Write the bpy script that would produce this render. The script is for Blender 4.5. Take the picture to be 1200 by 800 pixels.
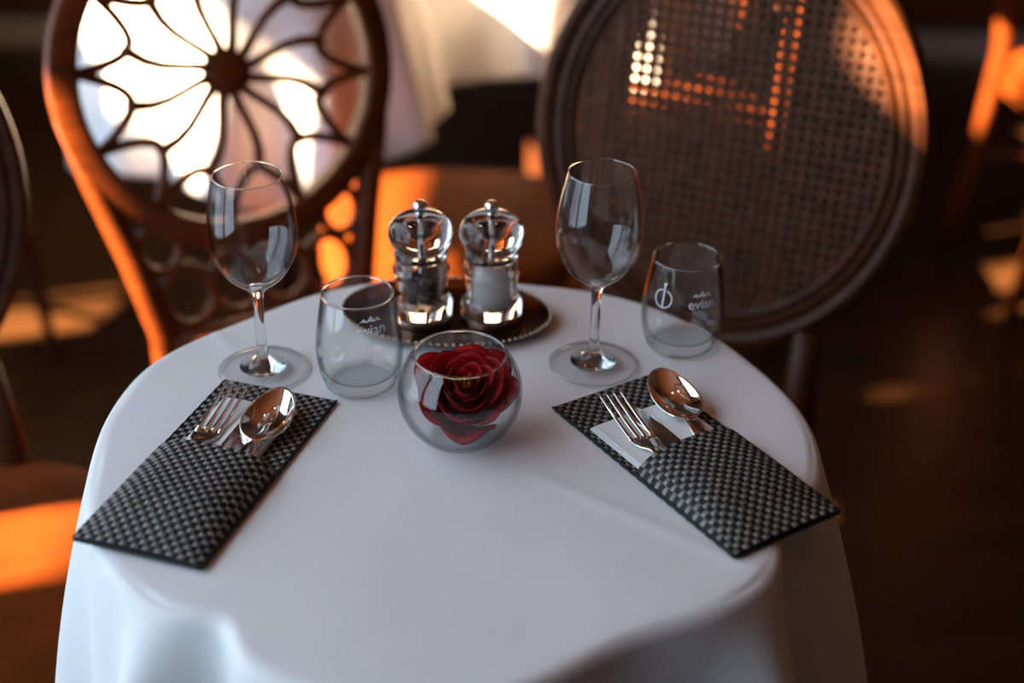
import bpy, bmesh, math, random
from mathutils import Vector, Matrix, Euler
from mathutils import noise as mnoise

for o in list(bpy.data.objects): bpy.data.objects.remove(o, do_unlink=True)
scene = bpy.context.scene
COL = scene.collection
R = math.radians
PI = math.pi

# ------------------------------------------------------------------ camera
cd = bpy.data.cameras.new('camera'); cam = bpy.data.objects.new('camera', cd); COL.objects.link(cam)
cd.sensor_width = 36.0; cd.lens = 50.0; cd.clip_start = 0.02; cd.clip_end = 60
cam.matrix_world = Matrix.Translation((0, 0, 1.40)) @ Matrix.Rotation(R(60), 4, 'X') @ Matrix.Rotation(R(0.95), 4, 'Z')
cd.dof.use_dof = True; cd.dof.focus_distance = 1.16; cd.dof.aperture_fstop = 2.0
scene.camera = cam

# ------------------------------------------------------------------ world, sun, window light
w = bpy.data.worlds.new('world'); scene.world = w; w.use_nodes = True
bg = w.node_tree.nodes['Background']; bg.inputs[0].default_value = (0.62, 0.78, 1.0, 1); bg.inputs[1].default_value = 0.55

SUN_DIR = Vector((1.0, 0.353, -0.80)).normalized()
sd = bpy.data.lights.new('sun', 'SUN'); sd.energy = 100.0; sd.angle = R(0.5); sd.color = (1.0, 0.66, 0.37)
so = bpy.data.objects.new('sun', sd); COL.objects.link(so)
so.rotation_euler = SUN_DIR.to_track_quat('-Z', 'Y').to_euler(); so.location = (-6, -2, 5)

def area(name, loc, direction, sx, sy, power, color):
    l = bpy.data.lights.new(name, 'AREA'); l.shape = 'RECTANGLE'; l.size = sx; l.size_y = sy; l.energy = power; l.color = color
    o = bpy.data.objects.new(name, l); COL.objects.link(o); o.location = loc
    o.rotation_euler = Vector(direction).to_track_quat('-Z', 'Y').to_euler(); return o
area('window_daylight', (-1.57, -0.30, 1.65), (1, 0, 0), 1.2, 2.5, 37, (0.64, 0.82, 1.0))
area('window_daylight', (-1.57, 1.51, 1.65), (1, 0, 0), 2.1, 2.5, 49, (0.64, 0.82, 1.0))

scene.view_settings.view_transform = 'Standard'; scene.view_settings.look = 'None'
scene.view_settings.exposure = 0.0; scene.view_settings.gamma = 1.0; scene.view_settings.use_curve_mapping = False

# ------------------------------------------------------------------ materials
def newmat(name):
    m = bpy.data.materials.new(name); m.use_nodes = True
    return m, m.node_tree, m.node_tree.nodes['Principled BSDF']
def setp(b, **k):
    names = dict(color='Base Color', metal='Metallic', rough='Roughness', spec='Specular IOR Level', coat='Coat Weight',
                 coatr='Coat Roughness', sheen='Sheen Weight', trans='Transmission Weight', ior='IOR', sss='Subsurface Weight')
    for q, v in k.items():
        b.inputs[names[q]].default_value = (*v, 1) if q == 'color' else v
def simple(name, color, rough=0.5, metal=0.0, noise=None, bump=None, **k):
    """noise=(scale, amount): value variation of the material's own colour; bump=(scale, strength)"""
    m, nt, b = newmat(name); setp(b, color=color, rough=rough, metal=metal, **k)
    tc = nt.nodes.new('ShaderNodeTexCoord')
    if noise:
        n = nt.nodes.new('ShaderNodeTexNoise'); n.inputs['Scale'].default_value = noise[0]; n.inputs['Detail'].default_value = 4
        r = nt.nodes.new('ShaderNodeValToRGB'); a = noise[1]
        r.color_ramp.elements[0].position = 0.3; r.color_ramp.elements[1].position = 0.7
        r.color_ramp.elements[0].color = (*[c * (1 - a) for c in color], 1); r.color_ramp.elements[1].color = (*[min(1, c * (1 + a)) for c in color], 1)
        nt.links.new(tc.outputs['Object'], n.inputs['Vector']); nt.links.new(n.outputs['Fac'], r.inputs['Fac']); nt.links.new(r.outputs['Color'], b.inputs['Base Color'])
    if bump:
        n = nt.nodes.new('ShaderNodeTexNoise'); n.inputs['Scale'].default_value = bump[0]; n.inputs['Detail'].default_value = 3
        bp = nt.nodes.new('ShaderNodeBump'); bp.inputs['Strength'].default_value = bump[1]; bp.inputs['Distance'].default_value = 0.002
        nt.links.new(tc.outputs['Object'], n.inputs['Vector']); nt.links.new(n.outputs['Fac'], bp.inputs['Height']); nt.links.new(bp.outputs['Normal'], b.inputs['Normal'])
    return m
def woodmat(name, c1, c2, rough=0.35, scale=(3, 3, 30), **k):
    m, nt, b = newmat(name); setp(b, rough=rough, **k)
    tc = nt.nodes.new('ShaderNodeTexCoord'); mp = nt.nodes.new('ShaderNodeMapping'); mp.inputs['Scale'].default_value = scale
    n = nt.nodes.new('ShaderNodeTexNoise'); n.inputs['Scale'].default_value = 2.0; n.inputs['Detail'].default_value = 6; n.inputs['Distortion'].default_value = 0.8
    r = nt.nodes.new('ShaderNodeValToRGB'); r.color_ramp.elements[0].position = 0.3; r.color_ramp.elements[1].position = 0.72
    r.color_ramp.elements[0].color = (*c1, 1); r.color_ramp.elements[1].color = (*c2, 1)
    nt.links.new(tc.outputs['Object'], mp.inputs['Vector']); nt.links.new(mp.outputs['Vector'], n.inputs['Vector'])
    nt.links.new(n.outputs['Fac'], r.inputs['Fac']); nt.links.new(r.outputs['Color'], b.inputs['Base Color'])
    return m
def thin_glass(name, tint=(0.996, 0.997, 0.997), edge=(0.42, 0.45, 0.46), refl=1.0):
    """thin clear glass wall: see-through with fresnel reflections, longer path at grazing view absorbs a little more"""
    m = bpy.data.materials.new(name); m.use_nodes = True; nt = m.node_tree; nt.nodes.clear()
    out = nt.nodes.new('ShaderNodeOutputMaterial'); mix = nt.nodes.new('ShaderNodeMixShader')
    tr = nt.nodes.new('ShaderNodeBsdfTransparent'); gl = nt.nodes.new('ShaderNodeBsdfGlossy'); gl.inputs['Roughness'].default_value = 0.02
    fr = nt.nodes.new('ShaderNodeLayerWeight'); fr.inputs['Blend'].default_value = 0.5
    p5 = nt.nodes.new('ShaderNodeMath'); p5.operation = 'POWER'; p5.inputs[1].default_value = 4.5
    ad = nt.nodes.new('ShaderNodeMath'); ad.operation = 'MULTIPLY_ADD'; ad.inputs[1].default_value = 0.75; ad.inputs[2].default_value = 0.04
    nt.links.new(fr.outputs['Facing'], p5.inputs[0]); nt.links.new(p5.outputs[0], ad.inputs[0])
    lw = nt.nodes.new('ShaderNodeLayerWeight'); lw.inputs['Blend'].default_value = 0.5
    r = nt.nodes.new('ShaderNodeValToRGB'); r.color_ramp.elements[0].position = 0.5; r.color_ramp.elements[0].color = (*tint, 1); r.color_ramp.elements[1].color = (*edge, 1)
    mu = nt.nodes.new('ShaderNodeMath'); mu.operation = 'MULTIPLY'; mu.inputs[1].default_value = refl
    nt.links.new(lw.outputs['Facing'], r.inputs['Fac']); nt.links.new(r.outputs['Color'], tr.inputs['Color'])
    nt.links.new(ad.outputs[0], mu.inputs[0]); nt.links.new(mu.outputs[0], mix.inputs['Fac'])
    nt.links.new(tr.outputs[0], mix.inputs[1]); nt.links.new(gl.outputs[0], mix.inputs[2]); nt.links.new(mix.outputs[0], out.inputs['Surface'])
    return m
def solid_glass(name, ior=1.5, color=(0.98, 0.99, 0.99)):
    m = bpy.data.materials.new(name); m.use_nodes = True; nt = m.node_tree; nt.nodes.clear()
    out = nt.nodes.new('ShaderNodeOutputMaterial'); g = nt.nodes.new('ShaderNodeBsdfGlass'); g.inputs['IOR'].default_value = ior
    g.inputs['Roughness'].default_value = 0.0; g.inputs['Color'].default_value = (*color, 1); nt.links.new(g.outputs[0], out.inputs['Surface'])
    return m

M = {}
M['cloth'] = simple('white_linen', (0.80, 0.80, 0.81), 0.85, noise=(14, 0.02), bump=(420, 0.12), sheen=0.15)
M['napkin'] = simple('white_paper_napkin', (0.80, 0.80, 0.80), 0.9, bump=(500, 0.15))
M['dark_wood'] = woodmat('dark_walnut', (0.042, 0.013, 0.005), (0.085, 0.026, 0.008), 0.42, spec=0.25)
M['red_wood'] = woodmat('carved_mahogany', (0.085, 0.018, 0.003), (0.165, 0.034, 0.005), 0.45, spec=0.18)
M['cane'] = simple('dark_cane', (0.085, 0.036, 0.020), 0.65, noise=(60, 0.3), spec=0.12)
M['leather'] = simple('tan_brown_leather', (0.125, 0.027, 0.004), 0.75, spec=0.05, noise=(14, 0.25), bump=(160, 0.3))
M['floor'] = woodmat('dark_floor_boards', (0.024, 0.010, 0.004), (0.062, 0.026, 0.009), 0.32, (1.2, 9, 1))
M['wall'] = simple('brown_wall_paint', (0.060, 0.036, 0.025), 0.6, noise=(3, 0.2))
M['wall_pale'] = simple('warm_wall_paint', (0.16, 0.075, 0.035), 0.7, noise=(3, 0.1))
M['ceiling'] = simple('varnished_wood_ceiling', (0.30, 0.090, 0.026), 0.5, noise=(2, 0.12))
M['frame_white'] = simple('painted_frame', (0.25, 0.24, 0.22), 0.5, noise=(8, 0.05))
M['pale_trim'] = simple('pale_baseboard', (0.42, 0.38, 0.31), 0.5, noise=(6, 0.1))
M['sun_mask'] = simple('sun_mask_grey', (0.30, 0.29, 0.28), 0.9, noise=(2, 0.1))  # grey for the added sun mask outside
M['steel'] = simple('polished_steel', (0.86, 0.84, 0.81), 0.07, 1.0, noise=(30, 0.02))
M['chrome'] = simple('chrome', (0.80, 0.80, 0.80), 0.10, 1.0, noise=(30, 0.02))
M['dark_metal'] = simple('dull_grinder_metal', (0.30, 0.29, 0.28), 0.3, 1.0, noise=(30, 0.1))
M['tray'] = simple('brown_bronze_tray', (0.20, 0.085, 0.040), 0.20, 1.0, noise=(40, 0.15))
M['beads'] = simple('bright_bead_rim', (0.75, 0.60, 0.45), 0.12, 1.0, noise=(40, 0.05))
M['thin'] = thin_glass('clear_thin_glass')
M['tumbler'] = thin_glass('clear_tumbler_glass', (0.990, 0.993, 0.994), (0.30, 0.34, 0.35))
M['glass'] = solid_glass('clear_stem_glass')
M['acrylic'] = solid_glass('clear_acrylic', 1.46, (0.97, 0.96, 0.95))
M['pane'] = thin_glass('window_pane_glass', (0.97, 0.98, 0.98), (0.9, 0.92, 0.92))
M['print'] = simple('white_glass_print', (0.85, 0.86, 0.87), 0.6, noise=(20, 0.02))
M['salt'] = simple('white_salt', (0.86, 0.84, 0.84), 0.7, noise=(300, 0.05), bump=(600, 0.6))
M['pepper'] = simple('mixed_peppercorns', (0.085, 0.052, 0.046), 0.6, noise=(180, 0.75))
M['strand_dark'] = simple('black_vinyl_strand', (0.009, 0.009, 0.0085), 0.5, spec=0.25, noise=(40, 0.2))
M['strand_light'] = simple('grey_vinyl_strand', (0.23, 0.218, 0.20), 0.40, noise=(90, 0.25))
M['strand_base'] = simple('black_vinyl_base', (0.010, 0.010, 0.010), 0.6, noise=(40, 0.2))
# rose petal: deep red with dried darker rims (UV.y runs base -> rim)
m, nt, b = newmat('red_rose_petal'); setp(b, rough=0.6, spec=0.2, sheen=0.08)
b.inputs['Sheen Tint'].default_value = (1.0, 0.10, 0.10, 1)
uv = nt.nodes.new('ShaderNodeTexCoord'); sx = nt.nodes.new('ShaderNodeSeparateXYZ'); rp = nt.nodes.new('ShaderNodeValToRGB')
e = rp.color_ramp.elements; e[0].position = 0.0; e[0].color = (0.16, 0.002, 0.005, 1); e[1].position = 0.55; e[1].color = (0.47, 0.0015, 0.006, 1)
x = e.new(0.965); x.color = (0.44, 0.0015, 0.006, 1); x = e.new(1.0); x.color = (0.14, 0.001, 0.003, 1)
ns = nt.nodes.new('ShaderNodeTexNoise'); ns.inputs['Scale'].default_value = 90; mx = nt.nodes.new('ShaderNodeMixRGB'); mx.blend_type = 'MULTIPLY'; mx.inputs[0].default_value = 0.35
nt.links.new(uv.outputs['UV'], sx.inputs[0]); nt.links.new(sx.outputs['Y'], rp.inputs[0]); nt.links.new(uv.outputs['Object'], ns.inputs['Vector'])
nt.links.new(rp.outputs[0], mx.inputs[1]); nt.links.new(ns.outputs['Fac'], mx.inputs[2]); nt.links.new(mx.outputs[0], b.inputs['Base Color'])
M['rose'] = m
M['sepal'] = simple('dried_rose_heart', (0.30, 0.09, 0.015), 0.6, noise=(200, 0.5))

# ------------------------------------------------------------------ mesh helpers
class MB:
    def __init__(s): s.v = []; s.f = []; s.m = []
    def add(s, vs, fs, mi=0):
        o = len(s.v); s.v += [tuple(p) for p in vs]; s.f += [tuple(i + o for i in q) for q in fs]; s.m += [mi] * len(fs)
    def mesh(s, name, mats, smooth=True):
        me = bpy.data.meshes.new(name); me.from_pydata(s.v, [], s.f)
        for q in (mats if isinstance(mats, (list, tuple)) else [mats]): me.materials.append(M[q])
        me.polygons.foreach_set('material_index', s.m); me.polygons.foreach_set('use_smooth', [smooth] * len(s.f)); me.update(); return me
    def build(s, name, mats, parent=None, smooth=True, recalc=False, sharp=None):
        me = s.mesh(name, mats, smooth)
        if recalc:
            bm = bmesh.new(); bm.from_mesh(me); bmesh.ops.recalc_face_normals(bm, faces=bm.faces); bm.to_mesh(me); bm.free()
        if sharp is not None: me.set_sharp_from_angle(angle=R(sharp))
        o = bpy.data.objects.new(name, me); COL.objects.link(o)
        if parent is not None: o.parent = parent
        return o
    def box(s, c, d, mi=0):
        x, y, z = c; a, b_, h = d[0] / 2, d[1] / 2, d[2] / 2
        vs = [(x + i * a, y + j * b_, z + k * h) for i in (-1, 1) for j in (-1, 1) for k in (-1, 1)]
        s.add(vs, [(0, 1, 3, 2), (4, 6, 7, 5), (0, 4, 5, 1), (2, 3, 7, 6), (0, 2, 6, 4), (1, 5, 7, 3)], mi)
    def lathe(s, prof, n=64, mi=0, sx=1, sy=1, c=(0, 0, 0), closed=False):
        rings = []; vs = []
        for (r, z) in prof:
            if r < 1e-6: rings.append([len(vs)]); vs.append((c[0], c[1], c[2] + z))
            else:
                st = len(vs); rings.append(list(range(st, st + n)))
                vs += [(c[0] + sx * r * math.cos(2 * PI * i / n), c[1] + sy * r * math.sin(2 * PI * i / n), c[2] + z) for i in range(n)]
        fs = []; prs = list(zip(rings[:-1], rings[1:])) + ([(rings[-1], rings[0])] if closed else [])
        for a, b_ in prs:
            for i in range(n):
                j = (i + 1) % n
                if len(a) == 1 and len(b_) == 1: continue
                if len(a) == 1: fs.append((a[0], b_[j], b_[i]))
                elif len(b_) == 1: fs.append((a[i], a[j], b_[0]))
                else: fs.append((a[i], a[j], b_[j], b_[i]))
        s.add(vs, fs, mi)
    def tube(s, pts, rad, n=10, closed=False, mi=0, flat=1.0, up=None):
        P = [Vector(p) for p in pts]; k = len(P); vs = []; fs = []
        rr = rad if isinstance(rad, (list, tuple)) else [rad] * k
        t0 = (P[1] - P[0]).normalized(); ref = Vector(up) if up else (Vector((0, 0, 1)) if abs(t0.z) < 0.9 else Vector((1, 0, 0)))
        nrm = (ref - t0 * ref.dot(t0)).normalized()
        for i in range(k):
            a = P[(i - 1) % k] if (closed or i > 0) else P[i]; b_ = P[(i + 1) % k] if (closed or i < k - 1) else P[i]
            t = (b_ - a).normalized(); nrm = ((ref if up else nrm) - t * (ref if up else nrm).dot(t)).normalized(); bn = t.cross(nrm)
            for j in range(n):
                q = 2 * PI * j / n; vs.append(P[i] + (nrm * math.cos(q) * flat + bn * math.sin(q)) * rr[i])
        for i in range(k if closed else k - 1):
            for j in range(n):
                a = i * n + j; b_ = i * n + (j + 1) % n; c = ((i + 1) % k) * n
                fs.append((a, b_, c + (j + 1) % n, c + j))
        if not closed: fs.append(tuple(range(n))[::-1]); fs.append(tuple(range((k - 1) * n, k * n)))
        s.add(vs, fs, mi)
    def grid(s, fn, nu, nv, mi=0, flip=False):
        vs = [fn(i / nu, j / nv) for j in range(nv + 1) for i in range(nu + 1)]; fs = []
        for j in range(nv):
            for i in range(nu):
                a = j * (nu + 1) + i; q = (a, a + 1, a + nu + 2, a + nu + 1); fs.append(q[::-1] if flip else q)
        s.add(vs, fs, mi)

def tag(o, label=None, cat=None, group=None, kind=None):
    if label: o['label'] = label
    if cat: o['category'] = cat
    if group: o['group'] = group
    if kind: o['kind'] = kind
    return o
def thing(name, label, cat, loc=(0, 0, 0), rotz=0.0, group=None):
    o = bpy.data.objects.new(name, None); COL.objects.link(o); o.empty_display_size = 0.05
    o.location = loc; o.rotation_euler = (0, 0, rotz); return tag(o, label, cat, group)
def dup(root, loc, rotz, label, group=None):
    r = root.copy(); COL.objects.link(r); r.location = loc; r.rotation_euler = (0, 0, rotz); tag(r, label, None, group)
    for ch in list(root.children):
        c = ch.copy(); COL.objects.link(c); c.parent = r
        for g in ch.children:
            d = g.copy(); COL.objects.link(d); d.parent = c
    return r
def solidify(o, t, offset=-1):
    md = o.modifiers.new('thickness', 'SOLIDIFY'); md.thickness = t; md.offset = offset; return o
def bevel(o, wd, seg=2):
    md = o.modifiers.new('bevel', 'BEVEL'); md.width = wd; md.segments = seg; md.limit_method = 'ANGLE'; return o
def lerp(a, b_, t): return a + (b_ - a) * t
def smooth01(t): t = max(0, min(1, t)); return t * t * (3 - 2 * t)

# ------------------------------------------------------------------ the room
def struct(name, boxes, mat, parent=None):
    mb = MB()
    for c, d in boxes: mb.box(c, d)
    o = mb.build(name, mat, parent, smooth=False)
    if parent is None: o['kind'] = 'structure'
    return o
struct('floor', [((0.7, 1.2, -0.05), (4.8, 6.6, 0.1))], 'floor')
struct('ceiling', [((0.7, 1.2, 3.25), (4.8, 6.6, 0.1))], 'ceiling')
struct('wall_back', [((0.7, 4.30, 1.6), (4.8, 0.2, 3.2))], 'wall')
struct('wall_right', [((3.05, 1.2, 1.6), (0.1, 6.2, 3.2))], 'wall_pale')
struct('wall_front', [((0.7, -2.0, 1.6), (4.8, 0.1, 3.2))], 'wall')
# left wall: piers, sill and lintel round two tall windows
WX = -1.65
struct('wall_left', [((WX, -1.45, 1.6), (0.1, 1.1, 3.2)), ((WX, 0.36, 1.6), (0.1, 0.12, 3.2)), ((WX, 3.42, 1.6), (0.1, 1.64, 3.2)),
                     ((WX, 0.85, 0.15), (0.1, 3.5, 0.3)), ((WX, 0.85, 3.1), (0.1, 3.5, 0.2))], 'wall')
def window(name, y0, y1, z0, z1, ybars, zbars):
    fr = MB(); t = 0.05
    for c, d in [((WX, (y0 + y1) / 2, z0 + t / 2), (0.07, y1 - y0, t)), ((WX, (y0 + y1) / 2, z1 - t / 2), (0.07, y1 - y0, t)),
                 ((WX, y0 + t / 2, (z0 + z1) / 2), (0.07, t, z1 - z0 - 2 * t)), ((WX, y1 - t / 2, (z0 + z1) / 2), (0.07, t, z1 - z0 - 2 * t))]: fr.box(c, d)
    root = fr.build(name, 'frame_white', None, smooth=False); root['kind'] = 'structure'
    ys = [y0 + t] + ybars + [y1 - t]; zs = [z0 + t] + zbars + [z1 - t]
    for q in ybars: b1 = MB(); b1.box((WX, q, (z0 + z1) / 2), (0.05, 0.04, z1 - z0 - 2 * t)); b1.build('mullion', 'frame_white', root, smooth=False)
    for i in range(len(ys) - 1):
        for q in zbars: b1 = MB(); b1.box((WX, (ys[i] + ys[i + 1]) / 2, q), (0.05, ys[i + 1] - ys[i] - 0.04, 0.035)); b1.build('transom_bar', 'frame_white', root, smooth=False)
        for j in range(len(zs) - 1):
            p = MB(); p.box((WX, (ys[i] + ys[i + 1]) / 2, (zs[j] + zs[j + 1]) / 2), (0.005, ys[i + 1] - ys[i] - 0.03, zs[j + 1] - zs[j] - 0.03)); p.build('pane', 'pane', root, smooth=False)
    return root
window('window_1', -0.90, 0.30, 0.30, 3.00, [-0.3], [2.3])
window('window_2', 0.42, 2.60, 0.30, 3.00, [1.70], [2.75])
# added unseen mask outside the windows: its gaps shape the sun patches indoors
MASK_X = -4.0
def mask_box(u0, u1, w0, w1): return ((MASK_X, (u0 + u1) / 2 - 1.412, (w0 + w1) / 2 + 3.2), (0.06, u1 - u0, w1 - w0))
mask_boxes = [mask_box(-3.5, 1.16, -3.2, 4.0), mask_box(1.16, 1.27, -3.2, 1.17), mask_box(1.16, 1.375, 1.75, 4.0),
       mask_box(1.27, 1.42, -3.2, -0.05), mask_box(1.27, 1.375, 0.14, 1.17), mask_box(1.375, 1.42, 0.14, 4.0), mask_box(1.42, 1.65, -3.2, 4.0),
       mask_box(1.65, 1.93, -3.2, -0.15), mask_box(1.93, 2.74, -3.2, 0.0), mask_box(2.74, 2.93, -3.2, -0.85), mask_box(2.74, 2.93, -0.63, 0.0), mask_box(2.93, 3.25, -3.2, 0.0),
       mask_box(1.65, 1.765, 0.43, 4.0), mask_box(1.765, 1.93, 0.40, 4.0), mask_box(1.93, 1.99, 0.36, 1.5), mask_box(1.99, 2.02, 0.36, 0.52), mask_box(1.99, 2.02, 0.62, 0.70), mask_box(1.99, 2.02, 0.78, 1.5), mask_box(2.02, 2.20, 0.36, 1.5), mask_box(2.20, 2.42, 0.36, 0.78), mask_box(2.20, 2.42, 1.12, 1.24),
       mask_box(2.42, 2.58, 0.80, 1.05), mask_box(3.25, 6.0, -3.2, 4.0), mask_box(1.93, 2.42, 1.50, 4.0), mask_box(2.42, 3.25, 1.85, 4.0)]
struct('wall_sun_mask', mask_boxes, 'sun_mask')
struct('baseboard_back', [((0.5, 4.185, 0.04), (4.9, 0.03, 0.08))], 'pale_trim')
struct('trim_1', [((0.5, 4.18, 0.155), (4.9, 0.04, 0.045))], 'red_wood')
struct('trim_2', [((0.5, 4.18, 0.95), (4.9, 0.04, 0.06))], 'dark_wood')

# ------------------------------------------------------------------ tables and cloths
def make_table(loc, rad, label, ztop=0.742):
    t = thing('round_table', label, 'table', loc)
    m = MB(); m.lathe([(0, ztop - 0.025), (rad - 0.006, ztop - 0.025), (rad, ztop - 0.019), (rad, ztop - 0.006), (rad - 0.006, ztop), (0, ztop)], 64); m.build('tabletop', 'dark_wood', t, sharp=40)
    m = MB(); m.lathe([(0, 0.02), (0.045, 0.02), (0.032, 0.06), (0.028, 0.35), (0.035, ztop - 0.06), (0.09, ztop - 0.03), (0, ztop - 0.0255)], 32); m.build('column', 'dark_wood', t, sharp=50)
    m = MB(); m.lathe([(0, 0.0), (0.20, 0.0), (0.205, 0.012), (0.19, 0.022), (0.06, 0.045), (0, 0.046)], 48); m.build('base', 'dark_wood', t, sharp=50)
    return t
def make_cloth(loc, rad, folds, label, hang=0.27, base=0.06, corners=(), creases=(), dents=(), nphi=384, seed=0, group=None, zt=0.750):
    """cloth over a round top: flat disc, rounded edge, then a fall of flaring folds; folds = (angle, flare, half width)"""
    mb = MB(); nr, ne, nh = 60, 8, 30; er = 0.012; vs = []
    def dang(a, b_): return (a - b_ + 180) % 360 - 180
    def surf(k, ph):
        deg = math.degrees(ph); fl = base; hg = hang
        for a, A, wd in folds: fl += A * math.exp(-(dang(deg, a) / wd) ** 2)
        for a, A, wd in corners: hg += A * math.exp(-(dang(deg, a) / wd) ** 2)
        wob = 0.004 * math.sin(3 * ph + seed) + 0.003 * math.sin(7 * ph + 1.3 + seed)
        rr = rad + wob
        for a, A, wd in dents: rr -= A * math.exp(-(dang(deg, a) / wd) ** 2)
        if k <= nr:
            r = (rr - er) * (k / nr) ** 0.85; z = 0.0
            sag = max(0, (r / rr - 0.9) / 0.1) ** 2 * 0.006 * max(0, fl - base); z -= sag
        elif k <= nr + ne:
            a = (k - nr) / ne * (PI / 2 - math.atan(fl)); r = rr - er + er * math.sin(a); z = -er * (1 - math.cos(a)) - 0.006 * max(0, fl - base)
        else:
            a = PI / 2 - math.atan(fl); r0 = rr - er + er * math.sin(a); z0 = -er * (1 - math.cos(a)) - 0.006 * max(0, fl - base)
            d = (k - nr - ne) / nh * hg; f = fl
            r = r0 + f * d / math.sqrt(1 + f * f) * (1 - 0.25 * d / hg); z = z0 - d / math.sqrt(1 + f * f)
        X = r * math.cos(ph); Y = r * math.sin(ph)
        if k <= nr + 2:
            for (x0, y0, x1, y1, h, wd) in creases:
                dx, dy = x1 - x0, y1 - y0; L = math.hypot(dx, dy); px, py = X - x0, Y - y0
                s_ = (px * dx + py * dy) / L; n_ = (px * dy - py * dx) / L
                z += h * math.exp(-(n_ / wd) ** 2) * smooth01((s_ + 0.03) / 0.05) * smooth01((L + 0.03 - s_) / 0.05)
            z += 0.0009 * mnoise.noise(Vector((X * 9, Y * 9, seed))) * smooth01(r / 0.05)
        return (X, Y, z)
    vs.append((0, 0, 0)); K = nr + ne + nh
    for k in range(1, K + 1):
        for i in range(nphi): vs.append(surf(k, 2 * PI * i / nphi))
    fs = [(0, 1 + i, 1 + (i + 1) % nphi) for i in range(nphi)]
    for k in range(1, K):
        a = 1 + (k - 1) * nphi; b_ = a + nphi
        for i in range(nphi):
            j = (i + 1) % nphi; fs.append((a + i, b_ + i, b_ + j, a + j))
    mb.add(vs, fs); o = mb.build('tablecloth', 'cloth'); o.location = (loc[0], loc[1], zt)
    tag(o, label, 'tablecloth', group); solidify(o, 0.0016, -1); return o

TC = (-0.045, 0.963)
make_table((*TC, 0), 0.250, 'small round pedestal table laid for two, under the nearest white cloth')
def rel(x, y): return (x - TC[0], y - TC[1])
c1 = (*rel(0.0285, 0.9092), *rel(0.185, 0.800), 0.0009, 0.008)
c2 = (*rel(-0.315, 1.178), *rel(-0.225, 1.075), 0.0008, 0.007)
make_cloth(TC, 0.297, [(-3, 0.34, 12), (-38, 0.42, 7), (-104, 0.12, 10), (226, 0.50, 5.5), (208, 0.10, 6), (189, 0.30, 7), (167, 0.26, 7),
                       (130, 0.12, 8), (105, 0.12, 9), (78, 0.10, 9), (50, 0.10, 8), (28, 0.10, 8)],
           'white linen tablecloth laid for two with a rose bowl, falling in soft folds', hang=0.245, base=0.03,
           corners=[(-20, 0.10, 25), (-60, 0.06, 20), (229, 0.12, 25), (-100, 0.05, 30)], creases=[c1, c2], dents=[(236, 0.022, 6), (-60, 0.030, 17), (-22, 0.016, 8), (140, 0.008, 14)], nphi=512)

T2 = (-0.46, 2.47); T3 = (0.06, 3.08)
make_table((*T2, 0), 0.245, 'round table under the sunlit cloth behind the petal-back chair')
make_cloth(T2, 0.262, [(-95, 0.36, 12), (-60, 0.30, 9), (-28, 0.38, 11), (5, 0.3, 12), (-130, 0.34, 11), (-165, 0.3, 12), (40, 0.2, 12), (80, 0.25, 12), (120, 0.2, 12), (155, 0.25, 12)],
           'sunlit white tablecloth seen through the carved petal chair back', hang=0.30, corners=[(-75, 0.06, 25), (-160, 0.08, 25)], nphi=256, seed=2)
make_table((*T3, 0), 0.40, 'round table under the far cloth between the two facing chairs')
make_cloth(T3, 0.412, [(-150, 0.40, 9), (-122, 0.50, 9), (-93, 0.42, 8), (-66, 0.50, 9), (-38, 0.4, 10), (-5, 0.3, 12), (30, 0.3, 12), (70, 0.3, 12), (110, 0.3, 12), (150, 0.3, 12), (180, 0.3, 10)],
           'sunlit white tablecloth with deep folds hanging between the two chair backs', hang=0.27, corners=[(-122, 0.05, 16), (-66, 0.06, 18)], nphi=256, seed=5)

# ------------------------------------------------------------------ chairs
def seat_mesh(a, b_, z0, z1, expo=3.2, n=64, crown=0.02):
    """cushion on a rounded-square plan"""
    mb = MB(); vs = []; rings = [(0.93, z0), (1.0, z0 + 0.008), (1.0, z1 - 0.012), (0.96, z1 - 0.002), (0.88, z1 + crown * 0.25), (0.6, z1 + crown * 0.75), (0.3, z1 + crown), ]
    for s, z in rings:
        for i in range(n):
            t = 2 * PI * i / n; c, q = math.cos(t), math.sin(t)
            x = math.copysign(abs(c) ** (2 / expo), c) * a * s; y = math.copysign(abs(q) ** (2 / expo), q) * b_ * s
            x *= 1 - 0.10 * (y / b_) ; vs.append((x, y, z))
    k = len(rings); fs = [tuple(range(n))[::-1], tuple(range((k - 1) * n, k * n))]
    for r in range(k - 1):
        for i in range(n): j = (i + 1) % n; fs.append((r * n + i, r * n + j, (r + 1) * n + j, (r + 1) * n + i))
    mb.add(vs, fs); return mb
LEAN = R(9.5)
def back_point(x, q, off=0.0, cy=0.235, cz=0.79, lean=LEAN):
    """point on a leaning chair back: x across, q up the back, off = towards the sitter"""
    return Vector((x, cy + q * math.sin(lean) - off * math.cos(lean), cz + q * math.cos(lean) + off * math.sin(lean)))
def sweep_oval(prof, a, b_, n=96, cy=0.235, cz=0.79, lean=LEAN):
    mb = MB(); vs = []; k = len(prof)
    for i in range(n):
        t = 2 * PI * i / n; nx, nq = math.cos(t) / a, math.sin(t) / b_; l = math.hypot(nx, nq); nx /= l; nq /= l
        for (o_, d_) in prof: vs.append(back_point(a * math.cos(t) + nx * o_, b_ * math.sin(t) + nq * o_, d_, cy, cz, lean))
    fs = []
    for i in range(n):
        j = (i + 1) % n
        for p in range(k): q = (p + 1) % k; fs.append((i * k + p, i * k + q, j * k + q, j * k + p))
    mb.add(vs, fs); return mb
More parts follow.
